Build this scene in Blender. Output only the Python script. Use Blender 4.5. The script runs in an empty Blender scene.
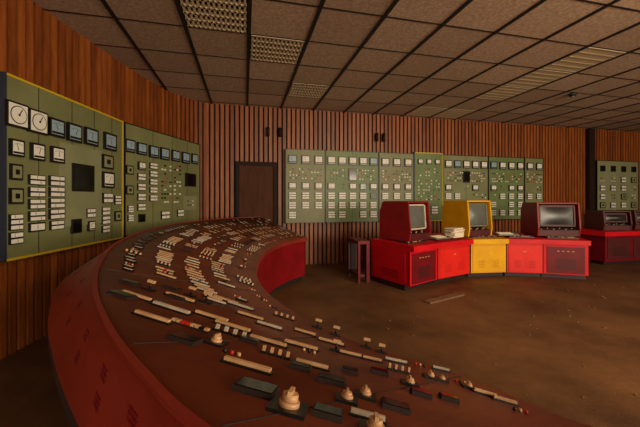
import bpy, math, random, bmesh
from mathutils import Vector as V
random.seed(7)
A=math.radians(13.4); CA=math.cos(A); SA=math.sin(A); F=315.0; H=1.5; CEIL=3.6; WY=7.25
sc=bpy.context.scene
# ---------------------------------------------------------------- materials
def lin(c):
    return tuple(((x/255)/12.92 if x/255<=0.04045 else (((x/255)+0.055)/1.055)**2.4) for x in c)
MATS={}
def mat(name,c,rough=0.6,c2=None,scale=6.0,metal=0.0,bump=0.0,bscale=60,spec=0.5,stretch=None,coat=0,lo=.35,hi=.7,emit=0):
    m=bpy.data.materials.new(name); m.use_nodes=True; nt=m.node_tree; N=nt.nodes; L=nt.links
    b=N['Principled BSDF']; b.inputs['Roughness'].default_value=rough; b.inputs['Metallic'].default_value=metal
    b.inputs['Specular IOR Level'].default_value=spec; b.inputs['Coat Weight'].default_value=coat
    c=lin(c); b.inputs['Base Color'].default_value=(*c,1)
    tc=N.new('ShaderNodeTexCoord'); mp=N.new('ShaderNodeMapping'); L.new(tc.outputs['Object'],mp.inputs[0])
    if stretch: mp.inputs['Scale'].default_value=stretch
    if c2:
        n=N.new('ShaderNodeTexNoise'); n.inputs['Scale'].default_value=scale; n.inputs['Detail'].default_value=6
        n.inputs['Roughness'].default_value=.65
        L.new(mp.outputs[0],n.inputs['Vector']); r=N.new('ShaderNodeValToRGB')
        r.color_ramp.elements[0].position=lo; r.color_ramp.elements[1].position=hi
        r.color_ramp.elements[0].color=(*c,1); r.color_ramp.elements[1].color=(*lin(c2),1)
        L.new(n.outputs['Fac'],r.inputs[0]); L.new(r.outputs[0],b.inputs['Base Color'])
    if bump:
        n2=N.new('ShaderNodeTexNoise'); n2.inputs['Scale'].default_value=bscale; n2.inputs['Detail'].default_value=4
        L.new(mp.outputs[0],n2.inputs['Vector']); bp=N.new('ShaderNodeBump'); bp.inputs['Strength'].default_value=bump
        bp.inputs['Distance'].default_value=.02
        L.new(n2.outputs['Fac'],bp.inputs['Height']); L.new(bp.outputs[0],b.inputs['Normal'])
    MATS[name]=m; return m
mat('wood',(154,84,32),.45,(112,56,20),3,stretch=(6,6,.7),bump=.12,bscale=20)
mat('wood2',(134,69,26),.45,(94,46,17),3,stretch=(6,6,.7),bump=.12,bscale=20)
mat('wallback',(13,6,4),.9)
mat('floor',(118,84,54),.6,(68,45,28),.9,bump=.12,bscale=30,lo=.32,hi=.7,spec=.25)
mat('ground_dirt',(124,92,62),.9,(95,66,42),9)
for i,(a,b_) in enumerate((((190,164,138),(160,134,110)),((180,154,128),(152,126,102)),((198,172,146),(168,142,116)))):
    mat('tile%d'%i,a,.9,b_,28,bump=.35,bscale=70,lo=.4,hi=.6)
mat('bar',(12,10,9),.6)
mat('vent',(206,186,150),.6)
mat('ventdark',(14,10,8),.9)
mat('green',(118,122,82),.5,(102,106,68),2)
mat('greenb',(100,120,70),.5,(86,104,56),2)
mat('greenl',(132,136,102),.5,(120,124,90),3)
mat('yellow',(222,168,4),.5,(204,148,4),3,spec=.25)
mat('trimyellow',(190,164,24),.5)
mat('blue',(36,46,62),.5)
mat('black',(13,12,11),.4)
mat('glass',(9,10,11),.15)
mat('white',(218,218,208),.5)
mat('bluewhite',(138,162,176),.3)
mat('greyscreen',(96,100,96),.25,(74,78,76),2)
mat('screendark',(34,32,30),.3)
mat('grey',(108,106,94),.5)
mat('redlamp',(190,36,22),.4)
mat('desk',(104,48,28),.42,(70,31,19),4,bump=.06,bscale=70,lo=.3,hi=.75,spec=.4)
mat('deskback',(138,46,36),.45,(112,34,27),2.0,bump=.04,spec=.35)
mat('deskred',(134,10,20),.45,(106,8,14),3)
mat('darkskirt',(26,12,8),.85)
mat('seam',(30,14,9),.7)
mat('cream',(208,168,124),.5,(176,136,96),12)
mat('pale',(200,188,168),.5,(164,152,134),12)
mat('knob',(192,152,112),.4)
mat('red',(204,12,28),.5,(180,10,22),3,spec=.25)
mat('orangered',(218,38,28),.5,(198,30,22),3,spec=.25)
mat('redd',(108,9,22),.5,(88,8,17),4,spec=.25)
mat('casing',(132,20,26),.45,(106,15,21),3,spec=.35)
mat('maroon',(80,18,20),.5,(60,14,16),4)
mat('louver',(36,5,9),.6)
mat('doorm',(78,44,24),.7,(60,32,17),3,stretch=(5,5,.7),spec=.2)
mat('frame',(36,20,11),.7,spec=.2)
mat('paper',(220,210,186),.8)
mat('fill_housing_metal',(150,140,120),.5)  # only for the housing of the added fill light
# ---------------------------------------------------------------- mesh builder
class MB:
    def __init__(s): s.v=[];s.f=[];s.m=[];s.names=[];s.sm=[]
    def mi(s,n):
        if n not in s.names: s.names.append(n)
        return s.names.index(n)
    def face(s,idx,m,smooth=False): s.f.append(idx); s.m.append(s.mi(m)); s.sm.append(smooth)
    def hexa(s,P,m):
        b=len(s.v); s.v+= [tuple(p) for p in P]
        for q in ((0,3,2,1),(4,5,6,7),(0,1,5,4),(1,2,6,5),(2,3,7,6),(3,0,4,7)): s.face([b+i for i in q],m)
    def box(s,c,hx,hy,hz,m):
        c=V(c);hx=V(hx);hy=V(hy);hz=V(hz)
        s.hexa([c-hx-hy-hz,c+hx-hy-hz,c+hx+hy-hz,c-hx+hy-hz,c-hx-hy+hz,c+hx-hy+hz,c+hx+hy+hz,c-hx+hy+hz],m)
    def abox(s,x0,x1,y0,y1,z0,z1,m):
        s.box(((x0+x1)/2,(y0+y1)/2,(z0+z1)/2),((x1-x0)/2,0,0),(0,(y1-y0)/2,0),(0,0,(z1-z0)/2),m)
    def cyl(s,c,ax,r1,r2,m,n=14,cap=True):
        c=V(c);ax=V(ax); z=ax.normalized(); x=z.orthogonal().normalized(); y=z.cross(x); b=len(s.v)
        for k in range(n):
            a=2*math.pi*k/n; d=x*math.cos(a)+y*math.sin(a); s.v.append(tuple(c+d*r1)); s.v.append(tuple(c+ax+d*r2))
        for k in range(n):
            j=(k+1)%n; s.face([b+2*k,b+2*j,b+2*j+1,b+2*k+1],m,True)
        if cap: s.face([b+2*k+1 for k in range(n)],m); s.face([b+2*k for k in range(n)][::-1],m)
    def prism(s,pts,off,m,mside=None):
        b=len(s.v); n=len(pts); off=V(off)
        s.v+=[tuple(V(p)) for p in pts]+[tuple(V(p)+off) for p in pts]
        s.face([b+i for i in range(n)][::-1],m); s.face([b+n+i for i in range(n)],m)
        for i in range(n):
            j=(i+1)%n; s.face([b+i,b+j,b+n+j,b+n+i],mside or m)
    def make(s,name,bevel=0,loc=(0,0,0),rotz=0):
        me=bpy.data.meshes.new(name); me.from_pydata(s.v,[],s.f)
        for n in s.names: me.materials.append(MATS[n])
        for i,p in enumerate(me.polygons): p.material_index=s.m[i]; p.use_smooth=s.sm[i]
        me.update(); o=bpy.data.objects.new(name,me); sc.collection.objects.link(o)
        o.location=loc; o.rotation_euler=(0,0,rotz)
        bm=bmesh.new(); bm.from_mesh(me); bmesh.ops.recalc_face_normals(bm,faces=bm.faces); bm.to_mesh(me); bm.free()
        if bevel:
            md=o.modifiers.new('b','BEVEL'); md.width=bevel; md.segments=2; md.limit_method='ANGLE'
        return o
def catmull(P,n):
    P=[V(p) for p in P]; out=[]
    for i in range(len(P)-1):
        a=P[i-1] if i else P[0]*2-P[1]; b=P[i]; c=P[i+1]; d=P[i+2] if i+2<len(P) else P[-1]*2-P[-2]
        for k in range(n):
            t=k/n; out.append(.5*((2*b)+(c-a)*t+(2*a-5*b+4*c-d)*t*t+(3*b-3*c+d-a)*t**3))
    out.append(P[-1]); return out
def X_at(px,Y=WY-.12):   # image pixel column projected onto the back wall line
    t=(px-320)/F; return Y*(SA+t*CA)/(CA-t*SA)
def on_plane(px,py,p0,p1):
    t=(px-320)/F; dx=t*CA+SA; dy=-t*SA+CA
    ex=p1[0]-p0[0]; ey=p1[1]-p0[1]
    det=dx*(-ey)+ex*dy; d=(p0[0]*(-ey)+ex*p0[1])/det; u=(dx*p0[1]-dy*p0[0])/det
    return u,H+(200-py)/F*d,d
# ---------------------------------------------------------------- room shell
XR=13.0; YB=-5.0
m=MB(); m.abox(-3.2,XR+.2,YB-.2,WY+.3,-.1,0,'floor'); m.make('floor')
TS=.75; X0=.05-TS*5; Y0=4.08-TS*13
vents=[(-.3,3.69),(.45,4.43),(1.15,5.8),(-1.05,2.2)]
ventset=set((math.floor((x-X0)/TS),math.floor((y-Y0)/TS)) for x,y in vents)
cx=math.floor((4.75-X0)/TS)
for j in range(0,30):
    if j%4!=3: ventset.add((cx,j))
ventset.add((cx-1,math.floor((6.6-Y0)/TS)))
m=MB(); m.abox(-3.4,XR+.2,YB-.2,WY+.3,CEIL+.05,CEIL+.15,'ventdark')
vt=[]
for i in range(0,23):
    for j in range(0,18):
        xa=X0+i*TS; ya=Y0+j*TS; xb=min(xa+TS,XR+.1); yb=min(ya+TS,WY+.1)
        if xa>XR or ya>WY or yb<YB: continue
        if (i,j) in ventset and yb-ya>.7: vt.append((xa,ya)); continue
        m.abox(xa+.020,xb-.020,ya+.009,yb-.009,CEIL,CEIL+.04,'tile%d'%random.choice((0,0,1,2)))
for i in range(0,24):
    x=X0+i*TS
    if x<XR: m.abox(x-.022,x+.022,YB,WY,CEIL-.012,CEIL+.05,'bar')
for j in range(0,19):
    y=Y0+j*TS
    if YB<y<WY: m.abox(-3.3,XR,y-.010,y+.010,CEIL-.004,CEIL+.05,'bar')
m.make('ceiling')
for xa,ya in vt:
    g=MB()
    for k in range(13):
        x=xa+.05+k*(TS-.1)/12; g.abox(x-.012,x+.012,ya+.02,ya+TS-.02,CEIL-.008,CEIL+.03,'vent')
    for k in range(6):
        y=ya+.03+k*(TS-.06)/5; g.abox(xa+.03,xa+TS-.03,y-.014,y+.014,CEIL-.008,CEIL+.03,'vent')
    g.make('ceiling_vent_grille')
g=MB(); g.cyl((6.3,4.9,CEIL),(0,0,-.05),.08,.05,'bar'); g.cyl((6.3,4.9,CEIL-.05),(0,0,-.03),.03,.03,'grey'); g.make('smoke_detector')
WL=catmull([(-2.5,-5.0,0),(-2.5,-2,0),(-2.47,0,0),(-2.42,1.8,0),(-2.32,3.1,0),(-2.22,3.93,0),(-2.04,4.73,0),(-1.81,5.66,0),(-1.49,6.53,0),(-1.15,7.0,0),(-.8,7.27,0)],12)
def slatted(m,pts,z0=0,z1=CEIL,skip=None,nrm=1):
    acc=0; step=.105
    for a,b in zip(pts[:-1],pts[1:]):
        d=(b-a); l=d.length; t=d/l; n=V((t.y,-t.x,0))*nrm
        m.hexa([a-n*.1,b-n*.1,b,a,a-n*.1+V((0,0,z1)),b-n*.1+V((0,0,z1)),b+V((0,0,z1)),a+V((0,0,z1))],'wallback')
        while acc<l:
            p=a+t*acc; zz=z0
            if skip and skip[0]<p.x<skip[1] : zz=skip[2]
            m.box(p+n*.022+V((0,0,(zz+z1)/2)),t*.034,n*.022,(0,0,(z1-zz)/2),random.choice(('wood','wood','wood2')))
            acc+=step
        acc-=l
m=MB(); slatted(m,WL); m.make('wall_left')
dx0,dx1=X_at(238,7.2),X_at(275,7.2)
m=MB(); slatted(m,[V((-.8,WY,0)),V((XR,WY,0))],skip=(dx0-.06,dx1+.06,2.36)); m.make('wall_back')
m=MB(); slatted(m,[V((XR,WY,0)),V((XR,YB,0))]); m.make('wall_right')
m=MB(); m.abox(-2.6,XR+.1,YB-.1,YB,0,.9,'wood2'); m.abox(-2.6,XR+.1,YB-.1,YB,3.1,CEIL,'wood2')
for x in (-2.6,2.2,7.4,12.2): m.abox(x,x+.9,YB-.1,YB,.9,3.1,'wood2')
m.make('wall_front')
for k,x in enumerate((-1.7,3.1,8.3)):
    w=MB(); x1=(2.2,7.4,12.2)[k]
    for xx in (x+.03,(x+x1)/2,x1-.03): w.abox(xx-.03,xx+.03,YB-.08,YB-.02,.9,3.1,'grey')
    for zz in (.93,3.07): w.abox(x,x1,YB-.08,YB-.02,zz-.03,zz+.03,'grey')
    w.make('window_%d'%(k+1))
m=MB(); px=X_at(588); m.abox(px,px+.22,WY-.16,WY-.045,0,CEIL-.02,'frame'); m.make('trim_1')
m=MB(); m.abox(dx0-.05,dx0+.03,WY-.07,WY-.001,0,2.35,'frame'); m.abox(dx1-.03,dx1+.05,WY-.07,WY-.001,0,2.35,'frame'); m.abox(dx0+.03,dx1-.03,WY-.07,WY-.001,2.27,2.35,'frame')
m.abox(dx0+.03,dx1-.03,WY-.03,WY-.001,0,2.27,'doorm'); m.cyl((dx1-.12,WY-.035,1.05),(0,-.05,0),.014,.014,'grey'); m.box((dx1-.17,WY-.085,1.05),(.06,0,0),(0,.01,0),(0,0,.012),'grey')
m.make('door_1')
for p_ in (268,280,377,384):
    x=X_at(p_); g=MB(); g.abox(x-.02,x+.02,WY-.08,WY-.044,3.0,3.1,'frame'); g.cyl((x,WY-.12,2.93),(0,.0,.2),.036,.036,'frame'); g.make('wall_spotlight')
# ---------------------------------------------------------------- instrument boards
def board_frame(p0,p1):
    a=V((p0[0],p0[1],0)); b=V((p1[0],p1[1],0)); t=(b-a).normalized(); n=V((t.y,-t.x,0)); return a,b,t,n
def item(m,c,t,n,w,h,kind):
    z=V((0,0,1))
    if kind in('meter','meterb','gauge'):
        m.box(c+n*.012,t*w/2,n*.018,z*h/2,'black')
        fm={'meter':'white','meterb':'bluewhite','gauge':'black'}[kind]; k=.76
        m.box(c+n*.031,t*w/2*k,n*.002,z*h/2*k,fm)
        if kind=='gauge':
            r=w*.40; m.box(c+n*.033,t*w*.42,n*.002,z*h*.42,'white'); m.cyl(c+n*.036,n*.002,r*.95,r*.95,'black',24); m.cyl(c+n*.0385,n*.001,r*.86,r*.86,'white',24)
            d=(t*.5+z*.86); m.box(c+n*.041+d*r*.3,d*r*.4,n*.001,d.cross(n)*.004,'black'); m.cyl(c+n*.040,n*.004,r*.12,r*.12,'black',10)
        else:
            d=(t*random.uniform(-.8,.8)+z).normalized(); m.box(c+n*.034-z*h*.12+d*h*.17,d*h*.17,n*.0008,d.cross(n)*.0025,'black')
            m.box(c+n*.034-z*h*.28,t*w*.38,n*.001,z*h*.06,'black')
            for q in range(-3,4): m.box(c+n*.034+t*w*.09*q+z*(h*.26-abs(q)*h*.02),t*.0018,n*.0008,z*h*.03,'black')
    elif kind=='stack':
        m.box(c+n*.008,t*w/2,n*.012,z*h/2,'black')
        k=max(1,round(h/w/.34)) 
        for i in range(k):
            zc=z*(h*((i+.5)/k-.5))
            m.box(c+n*.022+zc,t*w*.43,n*.002,z*h/k*.34,'white')
            m.box(c+n*.0245+zc+t*w*random.uniform(-.2,.2),t*w*.012,n*.0008,z*h/k*.25,'black')
    elif kind=='dark': m.box(c+n*.012,t*w/2,n*.016,z*h/2,'black'); m.box(c+n*.029,t*w*.42,n*.002,z*h*.42,'glass')
    elif kind=='sq':
        m.box(c+n*.010,t*w/2,n*.012,z*h/2,'black'); m.box(c+n*.023,t*w*.38,n*.002,z*h*.38,'greenl'); m.box(c+n*.026,t*w*.16,n*.002,z*h*.16,'black')
    elif kind=='plate': m.box(c+n*.004,t*w/2,n*.006,z*h/2,'greenl')
    elif kind=='dots':
        s=.07; nx=max(1,int(w/s)); nz=max(1,int(h/s))
        for i in range(nx):
            for j in range(nz):
                if random.random()<.22: continue
                q=c+t*((i+.5)/nx-.5)*w+z*((j+.5)/nz-.5)*h
                m.box(q+n*.008,t*.016,n*.01,z*.013,random.choice(('white','black','white','black','redlamp','grey','white')))
def board(p0,p1,z0,z1,items,green='green',frame=None,seams=()):
    a,b,t,n=board_frame(p0,p1); L=(b-a).length; z=V((0,0,1)); m=MB()
    m.box((a+b)/2-n*.04+z*(z0+z1)/2,t*L/2,n*.04,z*(z1-z0)/2,green)
    fr=frame or 'black'; fw=.011 if frame else .007
    for zz in (z0,z1): m.box((a+b)/2-n*.03+z*zz,t*(L/2+fw),n*.04,z*fw,fr if zz==z1 or frame else 'black')
    for q,fm in((a,'blue' if frame else 'black'),(b,fr)): m.box(q-n*.03+z*(z0+z1)/2,t*fw,n*.04,z*((z1-z0)/2+fw),fm)
    for u in seams: m.box(a+t*L*u+n*.001+z*(z0+z1)/2,t*.003,n*.002,z*(z1-z0)/2,'black')
    for q in (.12,.88): m.box(a+t*L*q-n*.094+z*(z0+z1)/2,t*.03,n*.014,z*.5,'frame')
    for (u,zc,w,h,k) in items: item(m,a+t*u*L+z*zc,t,n,w,h,k)
    return m.make('instrument_board')
def items_from_pixels(p0,p1,L):  # item positions and heights from image pixels, projected onto the board plane
    out=[]
    for px,py,hp,asp,k in L:
        u,z,d=on_plane(px,py,p0,p1); h=hp*d/F; out.append((u,z,h*asp,h,k))
    return out
p0,p1=(-2.12,3.44),(-1.755,5.19)
I=[(15,115,25,.95,'gauge'),(36,122,23,.95,'gauge'),(55,128,18,1.05,'meterb'),(73,133,18,1.05,'meterb'),(90,137,17,1.1,'meterb'),(109,142,17,1.1,'meterb'),
(15,148,17,.85,'meter'),(36,152,17,.9,'meter'),(56,155,16,1,'meter'),(15,172,16,.8,'sq'),(15,196,16,.9,'sq'),(15,222,16,.9,'stack'),
(82,186,78,.72,'plate'),(82,178,27,1.1,'dark'),(36,180,10,1.9,'stack'),(36,192,10,1.9,'stack'),(36,204,10,1.9,'stack'),(36,216,10,1.9,'stack'),(36,227,9,2,'stack'),(56,181,10,1.9,'stack'),(56,192,10,1.9,'stack'),(56,203,10,1.9,'stack'),(56,214,10,1.9,'stack'),(56,225,9,1.9,'stack'),
(107,162,14,1.2,'sq'),(107,180,16,1.1,'meter'),(107,198,10,1.5,'stack'),(90,213,9,1.4,'stack'),(105,211,8,1.5,'stack'),(105,220,8,1.5,'stack'),(117,200,9,1.1,'stack'),(75,226,14,.9,'dark'),(90,226,10,.9,'meter'),
(15,238,12,1.2,'stack'),(117,216,10,1,'sq'),(105,229,7,1.6,'stack')]
board(p0,p1,.95,2.65,items_from_pixels(p0,p1,I),'green','trimyellow',seams=(.2,.45,.66,.86))
p0,p1=(-1.735,5.22),(-.92,6.97)
I=[(129,146,13,.95,'meterb'),(141,149,12,1.05,'meterb'),(153,152,12,1.05,'meterb'),(164,154,12,1.05,'meterb'),(175,156,11,1.1,'meterb'),(185,158,11,1.1,'meterb'),(194,159,10,1,'meterb'),
(141,166,8,1.2,'meter'),(141,177,7,1.5,'stack'),(141,187,7,1.5,'stack'),(141,197,7,1.5,'stack'),(141,207,7,1.5,'stack'),(153,166,6,1.8,'stack'),(153,174,6,1.8,'stack'),(153,182,6,1.8,'stack'),(153,190,6,1.8,'stack'),(153,198,6,1.8,'stack'),(129,170,9,1,'sq'),(129,190,9,1,'sq'),
(190,180,13,1.3,'dark'),(166,184,40,.4,'dots'),(177,184,40,.3,'dots'),(190,203,14,1.5,'plate'),(190,203,8,1.5,'dots'),(130,209,7,1,'stack'),(130,218,7,1,'stack'),(141,218,8,1,'dark'),(165,215,8,1.6,'stack'),(180,213,7,1.4,'stack')]
board(p0,p1,.96,2.65,items_from_pixels(p0,p1,I),'green',None,seams=(.3,.55,.78))
edges=[285,325,378,413,442,487,523,542]
xs=[X_at(e) for e in edges]
for k in range(7):
    xa,xb=xs[k]+.012,xs[k+1]-.012; L=xb-xa; it=[]
    def add(x,z,w,h,kd): it.append((x/L,z,w,h,kd))
    nt=max(2,int(L/.26))
    if k!=3:
        for i in range(nt):
            x=(i+.5)*L/nt; add(x,2.42,.2,.2,'meter' if (i+k)%5 else 'meterb')
        add(L/2,2.1,L*.86,.28,'dots')
        if k in(1,4): add(L*.5,2.1,.2,.3,'dark')
        for zz in (1.82,1.6,1.38,1.16):
            nn=max(2,int(L/.24))
            for i in range(nn):
                r=random.random(); x=(i+.5)*L/nn
                if r<.68: add(x,zz,.18,.16,'stack' if zz<1.7 else 'meter')
                elif r<.85: add(x,zz,.18,.15,'dots')
                elif r<.92: add(x,zz,.16,.14,'dark')
    else:
        add(L*.2,2.46,.13,.13,'meter'); add(L*.5,2.46,.13,.13,'meter'); add(L*.8,2.46,.13,.13,'meter')
        add(L/2,2.2,L*.7,.25,'dots'); add(L/2,1.75,L*.8,.55,'dots'); add(L*.3,1.25,.2,.2,'stack'); add(L*.7,1.25,.2,.2,'stack')
    z1=2.65 if k!=3 else 2.68
    board((xa,WY-.165),(xb,WY-.165),.98,z1,it,'greenb' if k%2 else 'green','trimyellow' if k==3 else None,seams=(.5,) if k in(1,4) else ())
xa,xb=X_at(594),X_at(635); L=xb-xa; it=[]
for i in range(4):
    it.append(((i+.5)/4,2.42,.17,.17,'dark'))
    for zz in(2.1,1.85,1.6,1.35,1.12):
        if random.random()<.8: it.append(((i+.5)/4,zz,.2,.17,random.choice(('stack','dots','sq'))))
board((xa,WY-.2),(xb,WY-.2),.98,2.65,it,'greenl')
# ---------------------------------------------------------------- big curved control desk
T=[(1.3,-.5),(.75,-.15),(.35,.1),(.1,.33),(-.07,.515),(-.18,.67),(-.35,.95),(-.565,1.39),(-.79,2.0),(-1.0,2.8),(-1.11,3.8),(-1.04,4.6),(-.85,5.34),(-.3,6.25),(.3,6.6)]
FR=[(2.1,.45),(1.6,.5),(1.25,.62),(1.02,.78),(.84,1.1),(.61,1.365),(.45,1.62),(.28,2.0),(.15,2.5),(.11,3.1),(.2,4.0),(.36,4.6),(.56,5.05),(.85,5.45),(1.13,5.74)]
OF=[.1,.08,.07,.05,.035,.035,.06,.12,.22,.33,.4,.4,.38,.3,.22]
NS=10
Tc=catmull([(x,y,1.15) for x,y in T],NS); Fc=catmull([(x,y,.8) for x,y in FR],NS); Oc=catmull([(o,0,0) for o in OF],NS)
n=len(Tc)
def nrm_at(C,i):
    d=C[min(i+1,n-1)]-C[max(i-1,0)]; d.z=0; d.normalize(); return V((d.y,-d.x,0))
rings=[]
for i in range(n):
    t=Tc[i]; f=Fc[i]; on=-nrm_at(Tc,i); fn=-nrm_at(Fc,i)
    o=Oc[i].x; L_=V((t.x,t.y,.9))+on*o
    rings.append([t,V((f.x,f.y,.8)),V((f.x,f.y,.74)),V((f.x,f.y,.74))+fn*.06,V((f.x,f.y,0.1))+fn*.06,V((f.x,f.y,.1))+fn*.14,V((f.x,f.y,0))+fn*.14,V((L_.x,L_.y,0))-on*.18,V((L_.x,L_.y,.8))-on*.14,L_-V((0,0,.05)),L_])
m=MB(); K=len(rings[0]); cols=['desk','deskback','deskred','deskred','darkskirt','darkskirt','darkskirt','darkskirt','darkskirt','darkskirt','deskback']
for r in rings: m.v+=[tuple(p) for p in r]
for i in range(n-1):
    for k in range(K):
        j=(k+1)%K; m.face([i*K+k,i*K+j,(i+1)*K+j,(i+1)*K+k],cols[k],k in(0,10))
m.face([k for k in range(K)],'deskred'); m.face([(n-1)*K+k for k in range(K)][::-1],'deskred')
for i in range(n-1):
    a,b=Tc[i],Tc[i+1]; c=(a+b)/2; t=(b-a); m.box(c+V((0,0,.001)),t*.51,nrm_at(Tc,i)*.008,(0,0,.006),'deskback')
def P(i,t):
    i0=int(max(0,min(i,n-1))); i1=min(i0+1,n-1); f=i-i0
    return Tc[i0].lerp(Tc[i1],f).lerp(Fc[i0].lerp(Fc[i1],f),t)
def frame_at(i,t,ang):
    p=P(i,t); i=int(i); tan=(Tc[min(i+1,n-1)]-Tc[max(i-1,0)]).normalized(); tan=(tan*(1-t)+(Fc[min(i+1,n-1)]-Fc[max(i-1,0)]).normalized()*t).normalized()
    rad=(Fc[i]-Tc[i]).normalized(); nz=rad.cross(tan)
    if nz.z<0: nz=-nz
    nz.normalize(); d=V((math.cos(ang),math.sin(ang),0)); x=(d-nz*d.dot(nz)).normalized(); y=nz.cross(x); return p,x,y,nz
def ang_at(i):
    Y=P(i,.5).y
    if Y<1.6: return math.radians(-20)
    if Y<4.2: return math.radians(-20+12*min(1,(Y-1.6)/1.2))
    return math.radians(-8-40*min(1,(Y-4.2)/1.6))
def dev(i,t,kind,s=1.0,du=0,dv=0):
    p,x,y,z=frame_at(i,t,ang_at(i)); p=p+x*du+y*dv
    cm=random.choice(('cream','cream','pale'))
    if kind=='strip':
        m.box(p+z*.003,x*.078*s,y*.016*s,z*.003,'black'); m.box(p+z*.009,x*.07*s,y*.0095*s,z*.005,cm)
    elif kind=='bank':
        m.box(p+z*.003,x*.08*s,y*.014*s,z*.003,'seam')
        for q in range(8):
            m.box(p+z*.009+x*(q-3.5)*.0185*s,x*.007*s,y*.010*s,z*.005,cm if random.random()<.8 else random.choice(('black','redlamp','grey')))
    elif kind=='lever':
        m.box(p+z*.003,x*.022*s,y*.015*s,z*.004,'black'); m.cyl(p+z*.006,z*.024*s,.004,.004,'black',8); m.box(p+z*.033*s,x*.014*s,y*.007*s,z*.006,'knob')
    elif kind=='levers':
        for q in range(4):
            c=p+x*(q-1.5)*.04*s; m.box(c+z*.003,x*.015*s,y*.014*s,z*.004,'black'); m.box(c+z*.013,x*.007*s,y*.006*s,z*.009,cm)
    elif kind=='meter':
        m.box(p+z*.005,x*.05*s,y*.036*s,z*.006,'seam'); m.box(p+z*.012,x*.044*s,y*.030*s,z*.001,'glass')
    elif kind=='wmeter':
        m.box(p+z*.005,x*.04*s,y*.022*s,z*.006,'black'); m.box(p+z*.012,x*.031*s,y*.014*s,z*.001,'pale')
    elif kind=='knob':
        m.box(p+z*.003,x*.044*s,y*.040*s,z*.004,'black'); m.cyl(p+z*.006,z*.012*s,.025*s,.024*s,'knob',20); m.cyl(p+z*.018*s,z*.016*s,.020*s,.018*s,'knob',20); m.box(p+z*.036*s,x*.005*s,y*.02*s,z*.006*s,'cream')
    elif kind=='btn':
        for k in range(3): m.cyl(p+x*(k-1)*.024*s+z*.001,z*.009,.007*s,.006*s,random.choice(('cream','black','cream','redlamp')),10)
def proj(p):
    r=p.x*CA-p.y*SA; d=p.x*SA+p.y*CA
    return (320+F*r/d,200-F*(p.z-H)/d) if d>.1 else (9e3,9e3)
grid=[(i/2,k/60,proj(P(i/2,k/60))) for i in range(36,2*n-2) for k in range(61)]
def near(px,py):
    g=min(grid,key=lambda g:(g[2][0]-px)**2+(g[2][1]-py)**2); return g[0],g[1]
ex=[(290,408,'knob',.85),(215,342,'knob',.7),(345,400,'knob',.58),(366,396,'knob',.58),(410,385,'knob',.58),(430,379,'knob',.55),(441,380,'knob',.45),(372,430,'knob',.7),
(468,388,'knob',.5),(345,325,'lever',1.2),(318,328,'lever',1.2),(368,348,'lever',1.1),(205,303,'lever',1.4),(150,290,'lever',1.2),(190,295,'lever',1.2),(335,352,'lever',1.1),(385,350,'lever',1),
(185,341,'meter',.85),(250,342,'meter',.6),(255,390,'meter',.9),(330,381,'meter',.75),(120,297,'meter',.9),(300,368,'meter',.6),(420,395,'meter',.55),(397,410,'meter',.65),(380,374,'meter',.55),(350,372,'meter',.5),(448,400,'meter',.5),(330,415,'meter',.6),
(268,343,'strip',.95),(248,369,'strip',.9),(312,366,'strip',.7),(170,310,'strip',1.1),(135,297,'strip',.9),(212,318,'strip',1),(232,327,'strip',1),(300,347,'strip',.9),(240,308,'strip',1),(350,356,'strip',.6),(330,343,'strip',.8),(395,362,'strip',.6),(372,360,'strip',.5),(270,327,'strip',.8),(305,333,'strip',.7),(180,298,'strip',1),(225,300,'strip',1),(250,317,'strip',.9),(285,318,'levers',.8),(150,320,'strip',.9),(190,326,'bank',.95),(365,418,'strip',.5),
(230,355,'btn',.9),(310,352,'btn',.8),(485,397,'strip',.5),(505,403,'strip',.5),(520,410,'btn',.7),(460,382,'btn',.6),(230,335,'levers',.85),(275,355,'levers',.65),(400,372,'levers',.55),(445,370,'strip',.45),(420,365,'btn',.7)]
for px,py,kd,s in ex: i,t=near(px,py); dev(i,min(max(t,.05),.95),kd,s)
arc=[0]
for i in range(1,n): arc.append(arc[-1]+(P(i,.5)-P(i-1,.5)).length)
def i_of(s):
    for i in range(1,n):
        if arc[i]>=s: return i-1+(s-arc[i-1])/(arc[i]-arc[i-1])
    return n-1
s_start=next(arc[i] for i in range(n) if P(i,.5).y>1.62); s=s_start; pl=.48
while s<arc[-1]-.12:
    i=i_of(s); a=P(i,.03); b=P(i,.97); d=(b-a); y_=V((-d.y,d.x,0)).normalized()
    m.box((a+b)/2+V((0,0,.0015)),d/2,y_*.0025,(0,0,.0015),'seam')
    wid=d.length; ncol=max(4,int(wid/.19))
    for c in range(ncol):
        nrow=5
        if c==0: kd=random.choice(('wmeter','meter','wmeter'))
        elif c==ncol-1: kd=random.choice(('levers','lever','btn'))
        else: kd=random.choice(('strip','strip','bank','levers','wmeter','strip','meter','strip'))
        if kd=='strip': nrow=random.choice((4,5,6))
        for r in range(nrow):
            ss=s+pl*(r+.6)/(nrow+.3)
            if ss>arc[-1]-.1: continue
            if kd=='meter' and r%2: continue
            if kd in('lever','wmeter','levers','btn') and random.random()<.3: continue
            if random.random()<.08: continue
            k2=kd if random.random()<.85 else random.choice(('btn','strip','levers','lever'))
            dev(i_of(ss),.04+(c+.5)/ncol*.92,k2,random.choice((.7,.85,.85)) if kd!='meter' else .8,du=random.uniform(-.006,.006))
    s+=pl
for s in [s_start-q*.5 for q in range(1,6)]:
    if s<.1: continue
    i=i_of(s); a=P(i,.03); b=P(i,.97); d=(b-a); y_=V((-d.y,d.x,0)).normalized()
    m.box((a+b)/2+V((0,0,.001)),d/2,y_*.0012,(0,0,.001),'seam')
s=.3
while s<arc[-1] and P(i_of(s),.5).y<.5:
    for t in(.2,.35,.5,.65,.8): dev(i_of(s),t,random.choice(('knob','meter','strip','levers')),.7)
    s+=.16
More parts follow.
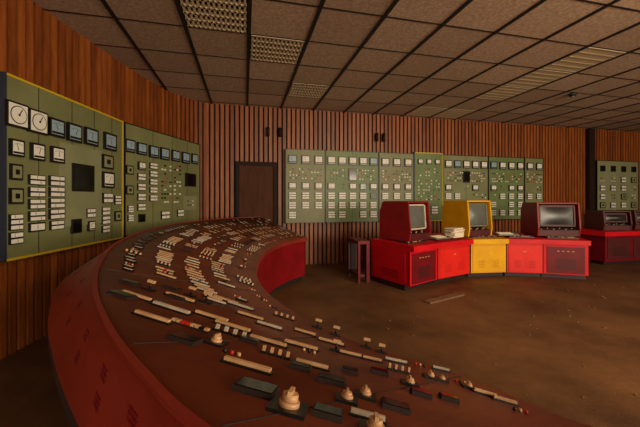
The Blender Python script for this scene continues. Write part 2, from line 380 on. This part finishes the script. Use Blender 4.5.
for i in range(52,96,7):
    for t0 in(.36,.62):
        a=rings[i][0].lerp(rings[i][10],t0); tn=(rings[i+1][0]-rings[i][0]).normalized(); dn=(rings[i][10]-rings[i][0]).normalized(); nz=dn.cross(tn)
        if nz.z<0: nz=-nz
        for u in range(5):
            for w in range(3): m.box(a+tn*(u-2)*.012+dn*(w-1)*.012+nz*.0008,tn*.0035,dn*.0035,nz*.0008,'redd')
m.make('curved_control_desk')
# ---------------------------------------------------------------- red operator desk
Q=[V((2.62,4.60,0)),V((3.35,4.92,0)),V((4.22,5.18,0)),V((4.95,5.09,0)),V((5.55,4.85,0)),V((6.18,4.49,0))]
Bk=[V((2.30,5.50,0)),V((3.1,5.85,0)),V((4.15,6.12,0)),V((5.1,6.05,0)),V((5.95,5.8,0)),V((6.75,5.35,0))]
z=V((0,0,1)); m=MB()
mc=['red','orangered','yellow','orangered','red']
for k in range(5):
    a,b,c,d=Q[k],Q[k+1],Bk[k+1],Bk[k]; t=(b-a).normalized(); nn=V((t.y,-t.x,0)); L=(b-a).length
    def pr(z0,z1,inset,mm):
        a2,b2=a-nn*inset,b-nn*inset
        m.hexa([a2+z*z0,b2+z*z0,c+z*z0,d+z*z0,a2+z*z1,b2+z*z1,c+z*z1,d+z*z1],mm)
    pr(0,.09,.14,'louver'); pr(.09,.66,.05,mc[k])
    a2,b2=a+nn*.04,b+nn*.04
    m.hexa([a2+z*.66,b2+z*.66,c+z*.66,d+z*.66,a2+z*.75,b2+z*.75,c+z*.78,d+z*.78],mc[k] if k==2 else 'red')
    cc=(a+b)/2
    if k in(0,4):
        m.box(cc-nn*.045+z*.36,t*L*.42,nn*.006,z*.25,'redd')
        for q in range(9): m.box(cc-nn*.038+z*(.2+q*.022),t*L*.22,nn*.003,z*.005,'louver')
        for q in range(4): m.box(cc-nn*.038+z*.53+t*(q-1.5)*.08,t*.02,nn*.003,z*.006,'cream')
    else:
        m.box(cc-nn*.045+z*.36,t*L*.44,nn*.006,z*.25,mc[k]); m.box(cc-nn*.037+z*.5,t*.03,nn*.003,z*.006,'cream')
        for q in range(5):
            for e in(-1,1): m.box(cc+t*e*L*.2-nn*.038+z*(.2+q*.03),t*L*.09,nn*.002,z*.0025,'redd')
    m.box(a-nn*.046+z*.375,t*.005,nn*.008,z*.28,'louver')
    m.box((a+b)/2-nn*.26+z*.768,t*L*.36,nn*.11-z*.003,z*.010,'maroon')
    for q in range(12):
        for w in range(3): m.box((a+b)/2-nn*(.19+w*.07)+z*.782+t*(q-5.5)*L*.055,t*.012,nn*.014,z*.006,'cream' if random.random()<.4 else 'black')
a,b=Q[0],Bk[0]; t=(b-a).normalized(); nn=V((-t.y,t.x,0)); L=(b-a).length
m.box((a+b)/2+nn*.004+t*.04+z*.37,t*L*.4,nn*.006,z*.24,'red')
for q in range(5): m.box((a+b)/2+nn*.011+z*(.18+q*.03),t*L*.2,nn*.002,z*.006,'redd')
m.make('operator_desk',bevel=.006)
m=MB()
m.abox(1.98,2.2,5.35,5.95,.70,.76,'redd'); m.abox(1.98,2.02,5.35,5.41,0,.70,'redd'); m.abox(2.14,2.2,5.35,5.41,0,.70,'redd'); m.abox(1.98,2.02,5.89,5.95,0,.70,'maroon'); m.abox(2.14,2.2,5.89,5.95,0,.70,'maroon'); m.abox(2.0,2.18,5.4,5.9,.1,.14,'maroon'); m.abox(2.02,2.14,5.86,5.89,.14,.70,'louver')
m.make('side_table')
def monitor(name,x,y,ang,side,w=.62,base=.79,screen='greyscreen',h=.66,bd=.34,fr='grey'):
    m=MB(); hw=w/2
    prof=[(-.30,0),(-.33,.16),(-.28,h),(bd-.08,h),(bd,h*.75),(bd,0)]
    for sx in(-1,1):
        pts=[(sx*hw-(.03 if sx>0 else 0),y_,z_) for y_,z_ in prof]; m.prism(pts,(.03,0,0),side)
    m.abox(-hw+.03,hw-.03,-.27,bd-.09,h-.03,h,side)
    m.abox(-hw+.03,hw-.03,bd-.03,bd-.005,.0,h*.75,side); m.hexa([(-hw+.03,bd-.04,h*.75),(hw-.03,bd-.04,h*.75),(hw-.03,bd-.005,h*.75),(-hw+.03,bd-.005,h*.75),(-hw+.03,bd-.12,h),(hw-.03,bd-.12,h),(hw-.03,bd-.085,h),(-hw+.03,bd-.085,h)],side)
    m.hexa([(-hw+.03,-.30,0),(hw-.03,-.30,0),(hw-.03,.25,0),(-hw+.03,.25,0),(-hw+.03,-.31,.12),(hw-.03,-.31,.12),(hw-.03,.0,.16),(-hw+.03,.0,.16)],'maroon')
    for q in range(9):
        for r in range(2): m.box((-hw+.09+q*(w-.18)/8,-.26+r*.07,.136+r*.01),(.012,0,0),(0,.016,0),(0,0,.007),'cream' if (q+r)%3==0 else 'black')
    bw=hw-.05; zb,zt=.18,h-.05; yf0,yf1=-.25,-.22
    m.hexa([(-bw,yf0,zb),(bw,yf0,zb),(bw*.8,.2,zb),(-bw*.8,.2,zb),(-bw,yf1,zt),(bw,yf1,zt),(bw*.8,.15,zt-.05),(-bw*.8,.15,zt-.05)],'black')
    N=8; b0=len(m.v); sw=bw-.035
    for i in range(N+1):
        for j in range(N+1):
            u=i/N*2-1; v=j/N*2-1; zz=zb+.04+(v+1)/2*(zt-zb-.08); yy=yf0+(yf1-yf0)*(zz-zb)/(zt-zb)-.006-.03*(1-u*u)*(1-v*v)
            m.v.append((u*sw,yy,zz))
    for i in range(N):
        for j in range(N): q=b0+i*(N+1)+j; m.face([q,q+N+1,q+N+2,q+1],screen,True)
    for s_ in(-1,1):
        m.box((s_*(sw+.012),(yf0+yf1)/2-.012,(zb+zt)/2),(.014,0,0),(0,.01,0),(0,(yf1-yf0)/2*.9,(zt-zb)/2*.9),fr)
    m.abox(-sw,sw,yf0-.02,yf0,zb+.006,zb+.034,fr); m.abox(-sw,sw,yf1-.02,yf1,zt-.034,zt-.006,fr)
    return m.make(name,loc=(x,y,base),rotz=ang,bevel=.004)
monitor('crt_monitor',2.87,5.27,math.radians(26),'casing',w=.64,h=.69,bd=.34,fr='pale')
monitor('crt_monitor',4.46,5.60,math.radians(8),'yellow',w=.62,h=.70,bd=.40,fr='grey')
monitor('crt_monitor',6.08,5.2,math.radians(-20),'casing',w=.78,h=.66,screen='screendark',fr='maroon')
def kbd(x,y,zb,ang):
    m=MB(); m.hexa([(-.2,-.09,0),(.2,-.09,0),(.2,.09,0),(-.2,.09,0),(-.2,-.09,.02),(.2,-.09,.02),(.2,.09,.045),(-.2,.09,.045)],'grey')
    for q in range(13):
        for r in range(4): m.box((-.17+q*.028,-.065+r*.04,.03+r*.0055),(.011,0,0),(0,.015,0),(0,0,.006),'paper' if q<10 else 'black')
    m.make('keyboard',loc=(x,y,zb),rotz=ang)
kbd(3.48,5.12,.795,math.radians(18)); kbd(5.12,5.30,.795,math.radians(-14))
m=MB() 
for q in range(8):
    a=random.uniform(-.2,.2); c_,s_=math.cos(a),math.sin(a); m.box((random.uniform(-.02,.02),0,.012+q*.022),(.16*c_,.16*s_,0),(-.1*s_,.1*c_,0),(0,0,.0105),random.choice(('paper','paper','pale')))
m.make('paper_stack',loc=(3.88,5.25,.795),rotz=.3)
m=MB(); m.abox(7.95,10.4,5.45,6.3,.09,.68,'redd'); m.abox(8.05,10.3,5.55,6.25,0,.09,'louver'); m.abox(7.85,10.5,5.38,6.35,.68,.78,'red')
for q in range(3):
    x=8.35+q*.8; m.abox(x-.34,x+.34,5.435,5.45,.15,.62,'maroon') 
    for r in range(7): m.abox(x-.2,x+.2,5.43,5.436,.22+r*.03,.232+r*.03,'louver')
m.make('operator_desk',bevel=.006)
monitor('crt_monitor',8.6,5.85,math.radians(-20),'maroon',w=.6,h=.46,base=.785,screen='screendark',fr='maroon')
monitor('crt_monitor',9.6,5.85,math.radians(-20),'maroon',w=.6,h=.46,base=.785,screen='screendark',fr='maroon')
m=MB(); m.box((2.95,4.22,.012),(.38,.12,0),(-.02,.06,0),(0,0,.011),'ground_dirt'); m.make('floor_plank')
m=MB()
for q in range(90):
    x=random.uniform(.8,7); y=random.uniform(1.2,4.3); s=random.uniform(.006,.018); a=random.uniform(0,3)
    if x<1.6 and y<1.6: continue
    m.box((x,y,.005),(s*math.cos(a),s*math.sin(a),0),(-s*.6*math.sin(a),s*.6*math.cos(a),0),(0,0,.004),'ground_dirt')
m.make('floor_debris')
# ---------------------------------------------------------------- light
def area(name,loc,tgt,sx,sy,p,c):
    l=bpy.data.lights.new(name,'AREA'); l.shape='RECTANGLE'; l.size=sx; l.size_y=sy; l.energy=p; l.color=c
    o=bpy.data.objects.new(name,l); sc.collection.objects.link(o); o.location=loc
    o.rotation_euler=(V(tgt)-V(loc)).to_track_quat('-Z','Y').to_euler()
WC=(1,.82,.60)
area('window_daylight_a',(.3,YB+.1,2.0),(.3,5,3.0),3.6,2.0,170,WC)
area('window_daylight_b',(5.2,YB+.1,2.0),(2.6,5,2.7),4.2,2.0,600,WC)
area('window_daylight_c',(10.2,YB+.1,2.0),(1,5,2.2),3.6,2.0,200,WC)
m=MB(); m.abox(2.9,4.1,.75,1.05,CEIL-.10,CEIL-.012,'fill_housing_metal'); m.abox(2.85,4.15,.70,.74,CEIL-.14,CEIL-.012,'fill_housing_metal'); m.abox(2.85,4.15,1.06,1.10,CEIL-.14,CEIL-.012,'fill_housing_metal'); m.make('added_fill_housing')  # invented housing around the added fill light, above the view
area('added_fill_light',(3.5,.9,CEIL-.17),(2.7,4.6,0),1.2,.3,85,(1,.68,.38))  # added warm fill out of view, brightens desks and mid floor
w=bpy.data.worlds.new('World'); sc.world=w; w.use_nodes=True; w.node_tree.nodes['Background'].inputs[0].default_value=(.9,.75,.6,1); w.node_tree.nodes['Background'].inputs[1].default_value=.5
cam=bpy.data.cameras.new('Camera'); co=bpy.data.objects.new('Camera',cam); sc.collection.objects.link(co); sc.camera=co
co.location=(0,0,H); co.rotation_euler=(math.pi/2,0,-A); cam.sensor_width=36; cam.lens=F/640*36; cam.shift_y=-13.5/640; cam.clip_start=.03
sc.view_settings.view_transform='Standard'; sc.view_settings.look='None'
